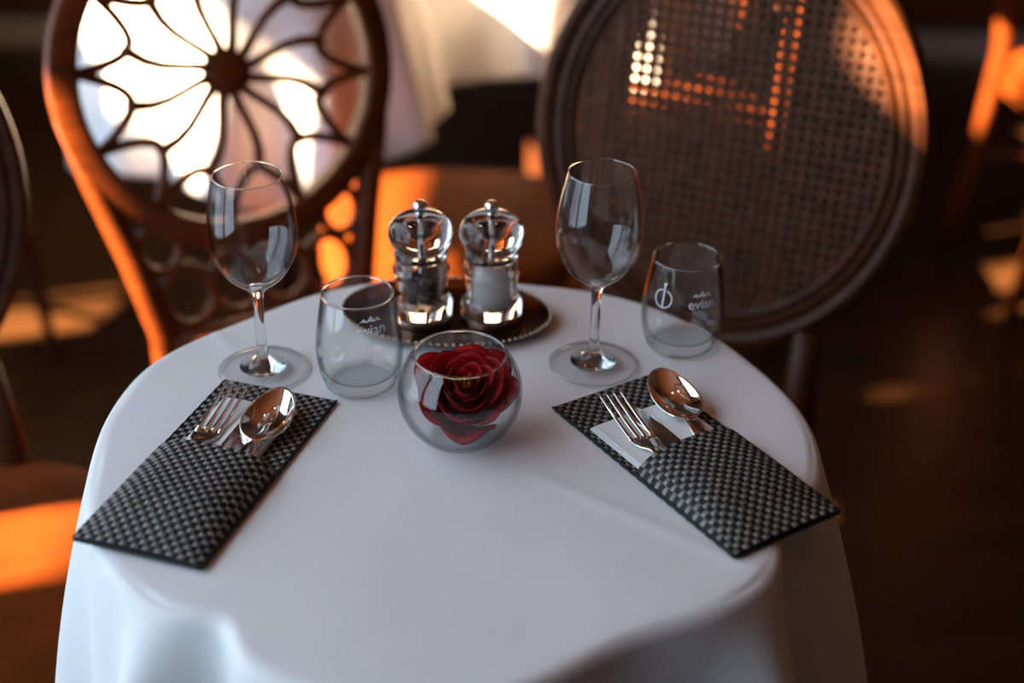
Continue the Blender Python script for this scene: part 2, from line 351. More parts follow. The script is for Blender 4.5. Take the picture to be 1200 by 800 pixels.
def turned_leg(x, y, ztop, splay=0.02):
    mb = MB(); s = math.copysign(1, x); t = math.copysign(1, y)
    pr = [(0.0, 0.011), (0.02, 0.013), (0.05, 0.011), (0.30, 0.017), (0.36, 0.020), (0.372, 0.015), (0.385, 0.022), (ztop, 0.024)]
    mb.tube([(x + s * splay * (1 - z / ztop), y + t * splay * (1 - z / ztop), z) for z, r in pr], [r for z, r in pr], 14); return mb
def cane_chair(label, loc, rotz, group):
    t = thing('cane_back_chair', label, 'chair', loc, rotz, group)
    seat_mesh(0.215, 0.205, 0.415, 0.455).build('seat', 'leather', t, sharp=60)
    m = seat_mesh(0.218, 0.208, 0.375, 0.414, crown=0.0); m.build('seat_rail', 'dark_wood', t, sharp=60)
    for x in (-0.17, 0.17):
        turned_leg(x, -0.165, 0.39).build('front_leg', 'dark_wood', t)
    for x in (-0.14, 0.14):
        b_ = MB(); q0 = back_point(x * 0.93, -0.205)
        pts = [(x * 1.08, 0.26, 0.0), (x * 1.04, 0.215, 0.2), (x, 0.185, 0.40), (x * 0.98, 0.187, 0.48), q0]
        b_.tube(pts, [0.013, 0.017, 0.021, 0.019, 0.018], 12); b_.build('rear_leg', 'dark_wood', t)
    a, b2 = 0.209, 0.230
    # moulded oval frame: outer roll, groove, inner bead
    fr = sweep_oval([(0.022, -0.018), (0.023, 0.004), (0.018, 0.013), (0.010, 0.016), (0.003, 0.013), (0.000, 0.007), (-0.004, 0.011), (-0.010, 0.011), (-0.013, 0.006), (-0.0135, -0.018)], a, b2)
    f = fr.build('back_frame', 'dark_wood', t, recalc=True, sharp=35)
    sweep_oval([(-0.0130, -0.004), (-0.0145, 0.006), (-0.0185, 0.009), (-0.0225, 0.006), (-0.0235, -0.004)], a, b2).build('inner_bead', 'dark_wood', f, recalc=True)
    # woven cane: a strip lattice with round eyes, clipped to the oval
    mb = MB(); pitch = 0.0128; ai, bi = a - 0.018, b2 - 0.018; nx, nq = int(ai / pitch) + 1, int(bi / pitch) + 1
    ring = [(math.cos(PI / 4 * k), math.sin(PI / 4 * k)) for k in range(8)]; vid = {}; vs = []; fs = []
    def vert(x, q):
        key = (round(x * 1e5), round(q * 1e5))
        if key not in vid:
            vid[key] = len(vs); vs.append(back_point(x, q, 0.0010 * math.sin(x * 490) * math.sin(q * 490)))
        return vid[key]
    for i in range(-nx, nx + 1):
        for j in range(-nq, nq + 1):
            cx, cq = i * pitch, j * pitch; d = math.hypot(cx / (ai + 0.008), cq / (bi + 0.008))
            if d > 1: continue
            h = pitch / 2; outer = [(h, 0), (h, h), (0, h), (-h, h), (-h, 0), (-h, -h), (0, -h), (h, -h)]; rr = 0.0029
            o_ = [vert(cx + p, cq + q) for p, q in outer]; n_ = [vert(cx + rr * p, cq + rr * q) for p, q in ring]
            for k in range(8): l = (k + 1) % 8; fs.append((n_[k], o_[k], o_[l], n_[l]))
    mb.add(vs, fs); c = mb.build('cane_panel', 'cane', t); solidify(c, 0.0022, 0)
    return t
chair_r = cane_chair('dark wooden chair with oval cane back, beyond the right-hand place setting', (0.142, 1.317, 0), R(-24.5), 'oval cane-back chairs at the near table')
dup(chair_r, (-0.540, 1.124, 0), R(45.5), 'oval-back chair cut off by the left edge of the photo, sunlight on its leather seat', 'oval cane-back chairs at the near table')

def petal_chair(label, loc, rotz):
    t = thing('petal_back_chair', label, 'chair', loc, rotz)
    CY, CZ, LN, RR = 0.20, 0.814, R(13), 0.197
    bp = lambda x, q, o_=0.0: back_point(x, q, o_, CY, CZ, LN)
    seat_mesh(0.185, 0.175, 0.415, 0.45).build('seat', 'leather', t, sharp=60)
    seat_mesh(0.188, 0.178, 0.375, 0.414, crown=0.0).build('seat_rail', 'red_wood', t, sharp=60)
    for x in (-0.145, 0.145): turned_leg(x, -0.135, 0.39).build('front_leg', 'red_wood', t)
    prof = [(0.016, -0.016), (0.017, 0.012), (0.012, 0.016), (-0.012, 0.016), (-0.016, 0.012), (-0.015, -0.016)]
    ring = sweep_oval(prof, RR, RR, 96, CY, CZ, LN).build('back_ring', 'red_wood', t, recalc=True, sharp=40)
    hub = MB(); n = 40
    pr = [(0.0, 0.015), (0.012, 0.0145), (0.022, 0.0125), (0.0275, 0.008), (0.0285, -0.010), (0.0, -0.010)]
    vs = []; fs = []
    for (r, d) in pr:
        for i in range(n): vs.append(bp(r * math.cos(2 * PI * i / n), r * math.sin(2 * PI * i / n), d))
    for k in range(len(pr) - 1):
        for i in range(n): j = (i + 1) % n; fs.append((k * n + i, k * n + j, (k + 1) * n + j, (k + 1) * n + i))
    hub.add(vs, fs); hub.build('hub', 'red_wood', t, recalc=True, sharp=40)
    NP = 12; up = bp(0, 0, 1) - bp(0, 0, 0)
    def pol(r, a): return bp(r * math.cos(a), r * math.sin(a), 0.0)
    for i in range(NP):
        a0 = 2 * PI * i / NP + 0.12; st = 2 * PI / NP
        sp = MB(); swirl = lambda r: 0.15 * math.sin(PI * (r - 0.02) / 0.115)
        sp.tube([pol(r, a0 + swirl(r)) for r in [0.022, 0.04, 0.06, 0.08, 0.10, 0.118, 0.128]], [0.0066, 0.0056, 0.0054, 0.0056, 0.0062, 0.0070, 0.0072], 8, flat=1.9, up=up)
        s_ = sp.build('spoke', 'red_wood', t)
        for sg in (-1, 1):
            ar = MB(); pts = []; rad = []
            for k in range(11):
                q = 1 - (1 - k / 10) ** 1.6; r = 0.122 + 0.084 * (1 - math.sqrt(max(0, 1 - (0.97 * q) ** 2))); a = a0 + sg * st * 0.5 * q
                pts.append(pol(r, a)); rad.append(0.0062)
            ar.tube(pts, rad, 8, flat=1.7, up=up); ar.build('petal_arc', 'red_wood', s_)
    # posts that carry the ring and run down as rear legs
    for sg in (-1, 1):
        p = MB(); pts = [(sg * 0.150, 0.27, 0.0), (sg * 0.138, 0.20, 0.2), (sg * 0.125, 0.155, 0.40), bp(sg * 0.134, -0.30), bp(sg * 0.156, -0.20), bp(sg * 0.184, -0.10), bp(sg * 0.203, -0.02)]
        p.tube(pts, [0.014, 0.017, 0.020, 0.018, 0.017, 0.015, 0.012], 12); p.build('rear_leg', 'red_wood', t)
    # pierced apron of loops between ring and seat
    ap = MB(); ap.tube([bp(-0.130, -0.315), bp(0, -0.32), bp(0.130, -0.315)], 0.012, 10); ap.build('lower_rail', 'red_wood', t)
    for cx, rr, cq in [(-0.094, 0.030, -0.262), (-0.031, 0.031, -0.258), (0.031, 0.031, -0.258), (0.094, 0.030, -0.262), (-0.120, 0.024, -0.196), (0.120, 0.024, -0.196)]:
        lp = MB(); k = 24; lp.tube([bp(cx + 1.05 * rr * math.cos(2 * PI * i / k), cq + 1.25 * rr * math.sin(2 * PI * i / k)) for i in range(k)], 0.0062, 8, closed=True, flat=1.7, up=up); lp.build('pierced_loop', 'red_wood', t)
    return t
petal_chair('carved wooden chair with a round back of petal-shaped openings, behind the left wine glass', (-0.25, 1.485, 0), R(30.5))

def side_chair(label, loc, rotz, group='background side chairs'):
    """plain wooden chair of the tables behind: facing -Y"""
    t = thing('wooden_side_chair', label, 'chair', loc, rotz, group)
    seat_mesh(0.205, 0.20, 0.425, 0.455, 4, crown=0.01).build('seat', 'leather', t, sharp=60)
    m = MB()
    for c, d in [((0, -0.18, 0.395), (0.36, 0.022, 0.05)), ((0, 0.18, 0.395), (0.33, 0.022, 0.05)), ((-0.175, 0, 0.395), (0.022, 0.34, 0.05)), ((0.175, 0, 0.395), (0.022, 0.34, 0.05))]: m.box(c, d)
    m.build('apron', 'leather', t, smooth=False)
    for x in (-0.175, 0.175):
        turned_leg(x, -0.17, 0.424).build('front_leg', 'dark_wood', t)
        p = MB(); p.tube([(x, 0.235, 0), (x * .99, 0.20, 0.25), (x, 0.185, 0.45), (x * 1.03, 0.215, 0.72), (x * 1.06, 0.275, 0.98)], [0.015, 0.018, 0.02, 0.018, 0.016], 12); p.build('rear_leg', 'red_wood', t)
        p = MB(); p.tube([(x, -0.165, 0.21), (x, 0.20, 0.21)], 0.011, 10); p.build('stretcher', 'red_wood', t)
    p = MB(); p.tube([(-0.175, -0.168, 0.30), (0.175, -0.168, 0.30)], 0.012, 10); p.build('stretcher', 'red_wood', t)
    for z, hgt in ((0.93, 0.07), (0.66, 0.045)):
        y = 0.205 + (z - 0.66) * 0.235; r_ = MB(); r_.box((0, y, z), (0.36, 0.02, hgt)); bevel(r_.build('back_rail', 'dark_wood', t, smooth=False), 0.006)
    for x in (-0.10, -0.033, 0.033, 0.10):
        s_ = MB(); s_.tube([(x, 0.21, 0.68), (x, 0.264, 0.90)], 0.010, 8); s_.build('back_slat', 'dark_wood', t)
    return t
ch = side_chair('wooden chair with sun-striped seat behind the pepper mills', (-0.10, 2.02, 0), R(-84))
dup(ch, (0.27, 2.58, 0), R(-86), 'wooden chair glimpsed through the oval cane chair back')
dup(ch, (-1.12, 2.22, 0), R(70), 'wooden chair in the dark at the far left, behind the sunlit cloth')
dup(ch, (1.23, 2.76, 0), R(97), 'wooden chair with a sunlit back post at the top right')

# ------------------------------------------------------------------ cutlery sleeves
ZT = 0.7512
SW, SL, PK = 0.104, 0.236, 0.120
def weave(mb, h, v0, v1, cell=0.0047, mirror=False):
    """plaited strands: base sheet + alternating pale weft floats (two strands each) and dark warp floats"""
    nu = int(round(SW / cell)); nv = int(round((v1 - v0) / cell)); cu = SW / nu; cv = (v1 - v0) / nv
    mb.grid(lambda a, b_: ((a - 0.5) * SW, lerp(v0, v1, b_), h((a - 0.5) * SW, lerp(v0, v1, b_))), nu, nv, 0)
    mb.grid(lambda a, b_: ((a - 0.5) * SW, lerp(v0, v1, b_), h((a - 0.5) * SW, lerp(v0, v1, b_)) - 0.0011), nu, nv, 0, flip=True)
    for j in range(nv):
        for i in range(nu):
            x = -SW / 2 + (i + 0.5) * cu; y = v0 + (j + 0.5) * cv
            weft = (i + j) % 2 == 0
            for k in (-1, 1):
                if weft: lx, ly, ox, oy, mi, hh = cu * 0.60, cv * 0.185, 0, k * cv * 0.20, 1, 0.0012
                else: lx, ly, ox, oy, mi, hh = cu * 0.20, cv * 0.60, k * cu * 0.22, 0, 2, 0.0008
                cx, cy = x + ox, y + oy; vs = []; prof = (-1, -0.45, 0.45, 1)
                for a in prof:
                    for b_ in (-1, 0, 1):
                        if weft: px, py = cx + a * lx, cy + b_ * ly
                        else: px, py = cx + b_ * lx, cy + a * ly
                        px = max(-SW / 2, min(SW / 2, px)); py = max(v0, min(v1, py))
                        z = h(px, py) + (hh * (1.0 if abs(a) < 0.9 else -0.15)) * (1.0 if b_ == 0 else 0.35)
                        vs.append((px, py, z))
                fs = []
                for p in range(3):
                    for q in range(2): a0 = p * 3 + q; f = (a0, a0 + 3, a0 + 4, a0 + 1); fs.append(f if weft else f[::-1])
                mb.add(vs, fs, mi)
def edge(mb, h, v0, v1):
    n = 40
    for sg in (-1, 1): mb.tube([(sg * SW / 2, lerp(v0, v1, i / n), h(sg * SW / 2, lerp(v0, v1, i / n))) for i in range(n + 1)], [0.0010 + 0.0005 * (i % 2) for i in range(n + 1)], 6, mi=2)
def h_back(x, v): return 0.0012
def h_front(x, v):
    e_ = max(0.0, 1 - (abs(x) / (SW / 2)) ** 3.5); return 0.0030 + 0.0165 * e_ ** 0.8 * smooth01((v + 0.022) / 0.085)
mats3 = ['strand_base', 'strand_light', 'strand_dark']
mb = MB(); weave(mb, h_back, 0, SL); edge(mb, h_back, 0, SL); back_me = mb.mesh('back_panel', mats3)
mb = MB(); weave(mb, h_front, 0, PK); edge(mb, h_front, 0, PK); front_me = mb.mesh('front_pocket', mats3)
mb = MB(); mb.tube([(lerp(-SW / 2, SW / 2, i / 40), 0.0005, 0.002) for i in range(41)], [0.0016 + 0.0006 * (i % 2) for i in range(41)], 6, mi=2); hem_me = mb.mesh('bottom_seam', mats3)
SLV = {'l': ((-0.2676, 0.807), R(-17.3)), 'r': ((0.2074, 0.8425), R(33.0))}
def sleeve(key, label):
    c, a = SLV[key]; t = thing('cutlery_sleeve', label, 'cutlery sleeve', (*c, ZT), a, 'woven cutlery sleeves')
    for nme, me in (('back_panel', back_me), ('front_pocket', front_me), ('bottom_seam', hem_me)):
        o = bpy.data.objects.new(nme, me); COL.objects.link(o); o.parent = t
    return t
sleeve('l', 'dark woven cutlery sleeve on the left of the cloth, beside the left wine glass')
sleeve('r', 'dark woven cutlery sleeve on the right of the cloth, below the right wine glass')

def put(o, key, x, v, z, rot, pitch=0.0):
    """place a thing in a sleeve's own coordinates (x across, v along)"""
    c, a = SLV[key]; cs, sn = math.cos(a), math.sin(a)
    o.location = (c[0] + x * cs - v * sn, c[1] + x * sn + v * cs, ZT + z)
    o.rotation_mode = 'XYZ'; o.rotation_euler = (pitch, 0, a + rot); return o

def napkin(key, label, x0, x1, v0, v1):
    mb = MB(); n = 14
    # three folded layers with rounded outer fold
    for l in range(3):
        z0 = 0.0 + l * 0.0011; sh = l * 0.0012
        def top(a, b_, z0=z0, sh=sh): return (lerp(x0 + sh, x1 - sh * 0.5, a), lerp(v0, v1 - sh, b_), z0 + 0.0009 + 0.0006 * math.sin(a * 5 + l) * math.sin(b_ * 6) + 0.0012 * b_ * l * 0.4)
        mb.grid(top, n, n)
        mb.grid(lambda a, b_, f=top: tuple(Vector(f(a, b_)) - Vector((0, 0, 0.0009))), n, n, flip=True)
        for e_ in (0.0, 1.0):
            mb.grid(lambda a, b_, f=top, e_=e_: tuple(Vector(f(e_, a)) - Vector((0, 0, 0.0009 * b_))), n, 1, flip=(e_ == 1.0))
            mb.grid(lambda a, b_, f=top, e_=e_: tuple(Vector(f(a, e_)) - Vector((0, 0, 0.0009 * b_))), n, 1, flip=(e_ == 0.0))
    o = mb.build('paper_napkin', 'napkin', None, sharp=50); put(o, key, 0, 0, 0.0024, 0); return tag(o, label, 'napkin', 'folded white napkins')
napkin('l', 'white folded napkin behind the cutlery in the left woven sleeve', -0.038, 0.030, 0.012, 0.206)
napkin('r', 'white folded napkin behind the cutlery in the right woven sleeve', -0.046, 0.040, 0.012, 0.190)

# cutlery: local +Y = towards the head, origin at the handle end, z up
def strip(mb, pts, widths, thick, crown=0.0):
    """flat bar with rounded section along pts (y,z), given half widths"""
    k = 10; vs = []; n = len(pts)
    for i, ((y, z), wd) in enumerate(zip(pts, widths)):
        th = thick[i] if isinstance(thick, (list, tuple)) else thick
        for j in range(k):
            q = 2 * PI * j / k; c, s_ = math.cos(q), math.sin(q)
            vs.append((math.copysign(abs(c) ** 0.6, c) * wd, y, z + math.copysign(abs(s_) ** 0.8, s_) * th))
    fs = [tuple(range(k))[::-1], tuple(range((n - 1) * k, n * k))]
    for i in range(n - 1):
        for j in range(k): l = (j + 1) % k; fs.append((i * k + j, i * k + l, (i + 1) * k + l, (i + 1) * k + j))
    mb.add([(x, y, z) for x, y, z in vs], [f[::-1] for f in fs])
def handle(t, y1):
    mb = MB(); N = 14; pts = []; wd = []; th = []
    for i in range(N + 1):
        q = i / N; pts.append((lerp(0, y1, q), 0.0010 + 0.0025 * math.sin(q * PI) * 0.5)); wd.append(0.0088 * (1 - q) ** 0.5 * (1 if q > 0.04 else 0.75) + 0.0034 * q + 0.0010); th.append(0.0012)
    strip(mb, pts, wd, th); return mb.build('handle', 'steel', t)
def spoon(key, label, x, v, z, rot, pitch):
    t = thing('dessert_spoon', label, 'spoon', group='spoons in the sleeves'); Y1, Y2, HW, DP = 0.128, 0.198, 0.0205, 0.0085
    handle(t, Y1 + 0.004)
    mb = MB(); nu, nv = 28, 16
    def bowl(a, b_, off=0.0):
        th = 2 * PI * a; r = b_
        y = math.cos(th); xx = math.sin(th); egg = 1 - 0.16 * y
        L = (Y2 - Y1) / 2; X = HW * xx * egg * r; Y = (Y1 + Y2) / 2 + L * y * r + 0.002 * (1 - r * r)
        Z = 0.004 - DP * (1 - r ** 2.2) + 0.0022 * (r * y) * 1.0 + off
        return (X, Y, Z)
    mb.grid(lambda a, b_: bowl(a, max(b_, 1e-4)), nu, nv)
    o = mb.build('bowl', 'steel', t); bm = bmesh.new(); bm.from_mesh(o.data); bmesh.ops.remove_doubles(bm, verts=bm.verts, dist=1e-6); bmesh.ops.recalc_face_normals(bm, faces=bm.faces); bm.to_mesh(o.data); bm.free()
    solidify(o, 0.0013, 0); o.data.polygons.foreach_set('use_smooth', [True] * len(o.data.polygons))
    return put(t, key, x, v, z, rot, pitch)
def fork(key, label, x, v, z, rot, pitch):
    t = thing('dessert_fork', label, 'fork', group='forks in the sleeves'); handle(t, 0.112)
    mb = MB(); pts = [(0.108, 0.0012), (0.114, 0.0005), (0.120, -0.0012), (0.127, -0.0025), (0.134, -0.0030)]
    strip(mb, pts, [0.0042, 0.0062, 0.0100, 0.0118, 0.0120], 0.0011); mb.build('head', 'steel', t)
    for xo in (-0.0102, -0.0034, 0.0034, 0.0102):
        tn = MB(); N = 9; P_ = []; wd = []; th = []
        for i in range(N + 1):
            q = i / N; P_.append((0.131 + 0.062 * q, -0.0030 + 0.0075 * q ** 1.7)); wd.append(lerp(0.0021, 0.0009, q)); th.append(lerp(0.0011, 0.0007, q))
        strip(tn, P_, wd, th); o = tn.build('tine', 'steel', t); o.location.x = xo * 0.94
    return put(t, key, x, v, z, rot, pitch)
def knife(key, label, x, v, z, rot, pitch):
    t = thing('dessert_knife', label, 'knife', group='knives in the sleeves'); mb = MB()
    N = 10; strip(mb, [(0.10 * i / N, 0.003) for i in range(N + 1)], [0.0070 - 0.002 * i / N for i in range(N + 1)], [0.0028 - 0.001 * i / N for i in range(N + 1)]); mb.build('handle', 'steel', t)
    bl = MB(); N = 16; vs = []; fs = []
    for i in range(N + 1):
        q = i / N; y = 0.097 + 0.095 * q; l = -0.0085; r_ = 0.0095 * (1 if q < 0.62 else math.sqrt(max(0, 1 - ((q - 0.62) / 0.38) ** 2)) * 1.0) if q < 1 else 0.0
        r_ = l + 0.018 * (1 if q < 0.6 else max(0.03, math.cos((q - 0.6) / 0.4 * PI / 2) ** 0.7))
        vs += [(l, y, 0.0040), (r_, y, 0.0031), (r_, y, 0.0028), (l, y, 0.0020)]
    for i in range(N):
        for j in range(4): k = (j + 1) % 4; fs.append((i * 4 + j, i * 4 + k, (i + 1) * 4 + k, (i + 1) * 4 + j))
    fs += [(0, 3, 2, 1), tuple(N * 4 + j for j in range(4))]; bl.add(vs, fs); bl.build('blade', 'steel', t, recalc=True, sharp=30)
    return put(t, key, x, v, z, rot, pitch)
fork('l', 'steel fork standing in the left woven sleeve, tines up', -0.014, 0.018, 0.0038, R(3.5), R(3.0))
knife('l', 'steel knife between the fork and spoon in the left woven sleeve', 0.006, 0.016, 0.0022, R(0.5), R(0.9))
spoon('l', 'steel spoon lying bowl up in the left woven sleeve', 0.0370, 0.019, 0.0036, R(6.8), R(2.7))
fork('r', 'steel fork standing in the right woven sleeve, tines up', -0.040, 0.020, 0.0035, R(-8), R(3.1))
knife('r', 'steel knife under the fork and spoon in the right woven sleeve', -0.0085, 0.018, 0.0022, R(-1.5), R(0.9))
spoon('r', 'steel spoon lying bowl up in the right woven sleeve', -0.006, 0.026, 0.0040, R(-14.5), R(2.8))

# ------------------------------------------------------------------ glassware
def cr(pts, n=6):
    """smooth a profile with Catmull-Rom"""
    out = []
    for i in range(len(pts) - 1):
        p0 = pts[max(i - 1, 0)]; p1 = pts[i]; p2 = pts[i + 1]; p3 = pts[min(i + 2, len(pts) - 1)]
        for k in range(n):
            t = k / n; f = lambda a, b_, c, d: 0.5 * (2 * b_ + (c - a) * t + (2 * a - 5 * b_ + 4 * c - d) * t * t + (3 * b_ - a - 3 * c + d) * t ** 3)
            out.append((max(0.0, f(p0[0], p1[0], p2[0], p3[0])), f(p0[1], p1[1], p2[1], p3[1])))
    out.append(pts[-1]); return out
def rim(t, r, z, w_=0.0008):
    m = MB(); k = 72; m.tube([(r * math.cos(2 * PI * i / k), r * math.sin(2 * PI * i / k), z) for i in range(k)], w_, 8, closed=True); m.build('rim', 'glass', t)
def wine_glass(label, loc):
    t = thing('wine_glass', label, 'wine glass', (*loc, ZT), 0, 'stemmed wine glasses')
    H = 0.184
    outer = cr([(0.0065, 0.078), (0.0125, 0.0835), (0.0250, 0.0945), (0.0345, 0.1120), (0.0372, 0.1300), (0.0362, 0.1500), (0.0328, 0.1690), (0.0290, H)])
    inner = cr([(0.0276, H), (0.0315, 0.1690), (0.0349, 0.1500), (0.0358, 0.1300), (0.0331, 0.1130), (0.0236, 0.0965), (0.0110, 0.0875), (0.0, 0.0862)])
    m = MB(); m.lathe(outer + [(0.0287, H + 0.0006), (0.0279, H + 0.0006)] + inner, 72); m.build('bowl', 'thin', t); rim(t, 0.0283, H + 0.0004)
    st = cr([(0.0205, 0.0045), (0.0115, 0.0075), (0.0062, 0.0125), (0.0048, 0.022), (0.0042, 0.040), (0.0043, 0.060), (0.0050, 0.072), (0.0068, 0.0795)])
    m = MB(); m.lathe([(0, 0.0015), (0.012, 0.0018), (0.020, 0.0042)] + st + [(0.0072, 0.082), (0.0, 0.0845)], 40); m.build('stem', 'glass', t)
    m = MB(); m.lathe([(0.0, 0.0004), (0.036, 0.0), (0.0382, 0.0004), (0.0388, 0.0012), (0.0380, 0.0020), (0.030, 0.0030), (0.020, 0.0044), (0.0, 0.0052)], 80); f_ = m.build('foot', 'thin', t); rim(t, 0.0384, 0.0013, 0.0009)
    return t
wine_glass('stemmed wine glass at the left, in front of the petal-back chair', (-0.2175, 1.0675))
wine_glass('stemmed wine glass on the right, in front of the oval cane chair', (0.0724, 1.0857))

# tumblers with printed marks
TO = cr([(0.0, 0.0), (0.026, 0.0), (0.0300, 0.0022), (0.0345, 0.012), (0.0370, 0.030), (0.0365, 0.048), (0.0342, 0.065), (0.0303, 0.0868)])
TI = cr([(0.0290, 0.0868), (0.0328, 0.065), (0.0350, 0.048), (0.0354, 0.030), (0.0330, 0.0165), (0.026, 0.0105), (0.012, 0.0092), (0.0, 0.0090)])
def trad(z):
    for (r0, z0), (r1, z1) in zip(TO[:-1], TO[1:]):
        if z0 <= z <= z1 and z1 > z0 and r0 > 0.02: return lerp(r0, r1, (z - z0) / (z1 - z0))
    return 0.033
def wrap(me_pts, faces, az, zc):
    """lay flat artwork (x right, y up, metres) on the glass at azimuth az (0 = towards -Y, + to the right)"""
    mb = MB(); vs = []
    for (x_, y_) in me_pts:
        z = zc + y_; r = trad(z) + 0.00025; a = az + x_ / r; vs.append((r * math.sin(a), -r * math.cos(a), z))
    mb.add(vs, faces); return mb
def text_art(body, size):
    cu = bpy.data.curves.new('lettering', 'FONT'); cu.body = body; cu.size = size; cu.align_x = 'CENTER'; cu.resolution_u = 3; cu.space_character = 1.0; cu.offset = 0.00012
    o = bpy.data.objects.new('lettering', cu); COL.objects.link(o); bpy.context.view_layer.update()
    me = bpy.data.meshes.new_from_object(o.evaluated_get(bpy.context.evaluated_depsgraph_get()))
    vs = [(v.co.x, v.co.y) for v in me.vertices]; fs = [tuple(p.vertices) for p in me.polygons]
    bpy.data.objects.remove(o, do_unlink=True); bpy.data.meshes.remove(me); bpy.data.curves.remove(cu); return vs, fs
def tumbler(label, loc, az, zc, az2=None):
    t = thing('water_tumbler', label, 'tumbler', (*loc, ZT), 0, 'printed water tumblers')
    m = MB(); m.lathe(TO + [(0.0300, 0.0874), (0.0293, 0.0874)] + TI, 80); m.build('glass_body', 'tumbler', t); rim(t, 0.02965, 0.0872, 0.0010); rim(t, 0.0295, 0.0022, 0.0016)
    vs, fs = text_art('evian', 0.0125); p = wrap(vs, fs, az, zc).build('printed_lettering', 'print', t)
    tri = []; tf = []
    for cx, hw, hh in ((-0.0058, 0.0040, 0.0036), (0.0002, 0.0046, 0.0056), (0.0060, 0.0038, 0.0040)):
        k = len(tri); b0 = 0.0105; tri += [(cx - hw, b0), (cx - hw * 0.35, b0 + 0.0010), (cx + hw * 0.1, b0 + 0.0004), (cx + hw, b0), (cx + hw * 0.35, b0 + hh * 0.62), (cx, b0 + hh), (cx - hw * 0.5, b0 + hh * 0.5)]
        tf += [(k, k + 1, k + 6), (k + 1, k + 2, k + 5), (k + 1, k + 5, k + 6), (k + 2, k + 4, k + 5), (k + 2, k + 3, k + 4)]
    wrap(tri, tf, az, zc).build('printed_mountains', 'print', t)
    if az2 is not None:
        n = 40; vs = []; fs = []; ro, ri = 0.0088, 0.0076
        for i in range(n): a = 2 * PI * i / n; vs += [(ro * math.cos(a), ro * math.sin(a)), (ri * math.cos(a), ri * math.sin(a))]
        for i in range(n):
            if 8 <= i <= 10: continue
            j = (i + 1) % n; fs.append((2 * i, 2 * j, 2 * j + 1, 2 * i + 1))
        k = len(vs); vs += [(-0.0008, -0.0080), (0.0008, -0.0080), (0.0010, 0.0110), (-0.0006, 0.0110), (0.0022, 0.0150), (-0.0016, 0.0140)]; fs += [(k, k + 1, k + 2, k + 3), (k + 3, k + 2, k + 4, k + 5)]
        wrap(vs, fs, az2, zc + 0.006).build('printed_emblem', 'print', t)
    return t
tumbler('empty tumbler with white print in front of the mills, beside the rose bowl', (-0.1302, 1.0500), R(25), 0.065)
tumbler('empty tumbler with two white prints at the right edge of the table', (0.1535, 1.1270), R(20), 0.054, R(-38))

# rose bowl
RB = (-0.041, 0.969)
t = thing('rose_bowl', 'round clear glass bowl holding a red rose in the middle of the cloth', 'glass bowl', (*RB, ZT))
RS = 0.0503; cz = 0.0430
def sph(a, r): return (r * math.cos(a), cz + r * math.sin(a))
oa = [sph(R(x), RS) for x in range(-58, 43, 4)]; ia = [sph(R(x), RS - 0.0018) for x in range(42, -62, -4)]
m = MB(); m.lathe([(0, 0.0012), (0.018, 0.0010), (0.0235, 0.0)] + oa + [(oa[-1][0] - 0.0004, oa[-1][1] + 0.0007), (ia[0][0] + 0.0004, ia[0][1] + 0.0007)] + ia + [(0.018, 0.0040), (0, 0.0036)], 80)
m.build('glass_body', 'thin', t); rim(t, (oa[-1][0] + ia[0][0]) / 2, oa[-1][1] + 0.0005, 0.0010)
# rose: spiral of cupped petals, axis tipped towards the viewer
rose = thing('rose', 'single deep red rose head lying in the round glass bowl', 'rose', (RB[0] + 0.001, RB[1] + 0.016, ZT + 0.012))
rose.rotation_euler = (R(28), R(4), 0); rose.scale = (1.20, 1.20, 1.18)
random.seed(4)
def petal(rad, base_z, top_z, width, flare, curl, ang, tip, ruff):
    mb = MB(); nu, nv = 16, 12
    def f(a, b_):
        s = (a - 0.5) * 2; q = b_
        prof = max(0.0, 1 - abs(s) ** 2.6 * 0.42 * q - 0.10 * abs(s))
        hgt = q * prof
        r = rad * (0.30 + 0.70 * math.sin(min(1, hgt * 1.25) * PI / 2)) + flare * hgt ** 2 + curl * max(0, hgt - 0.78) ** 1.3 * 4
        th = ang + s * width * (0.35 + 0.65 * math.sin(min(1, q * 1.3) * PI / 2)) + tip * hgt
        r += ruff * math.sin(s * 5 + ang * 3) * hgt * 0.5 + 0.0014 * s * (1 if rad < 0.02 else 1.6)
        z = base_z + (top_z - base_z) * hgt - curl * max(0, hgt - 0.85) * 1.2 + ruff * math.sin(s * 7 + ang) * hgt * 0.4
        return (r * math.cos(th), r * math.sin(th), z)
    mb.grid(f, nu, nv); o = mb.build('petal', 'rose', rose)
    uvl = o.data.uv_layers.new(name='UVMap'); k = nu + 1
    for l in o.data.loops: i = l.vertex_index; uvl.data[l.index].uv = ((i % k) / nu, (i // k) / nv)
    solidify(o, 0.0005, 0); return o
NPT = 30
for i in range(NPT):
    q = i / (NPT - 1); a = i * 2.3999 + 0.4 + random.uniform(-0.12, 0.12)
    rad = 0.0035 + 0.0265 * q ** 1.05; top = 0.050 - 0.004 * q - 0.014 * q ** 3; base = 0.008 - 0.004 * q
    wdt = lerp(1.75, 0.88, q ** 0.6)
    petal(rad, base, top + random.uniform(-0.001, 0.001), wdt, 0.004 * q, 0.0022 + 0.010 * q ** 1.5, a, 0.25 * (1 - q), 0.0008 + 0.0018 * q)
mb = MB()
for k in range(9):
    a = k * 2.4; r = 0.0016 * math.sqrt(k); mb.tube([(r * 0.5 * math.cos(a), r * 0.5 * math.sin(a), 0.020), (r * math.cos(a), r * math.sin(a), 0.040 + 0.002 * (k % 3))], [0.0006, 0.0011], 6)
mb.build('stamens', 'sepal', rose)
mb = MB(); mb.lathe([(0, -0.002), (0.006, 0.0), (0.011, 0.005), (0.008, 0.012), (0, 0.014)], 20); mb.build('rose_hip', 'rose', rose)

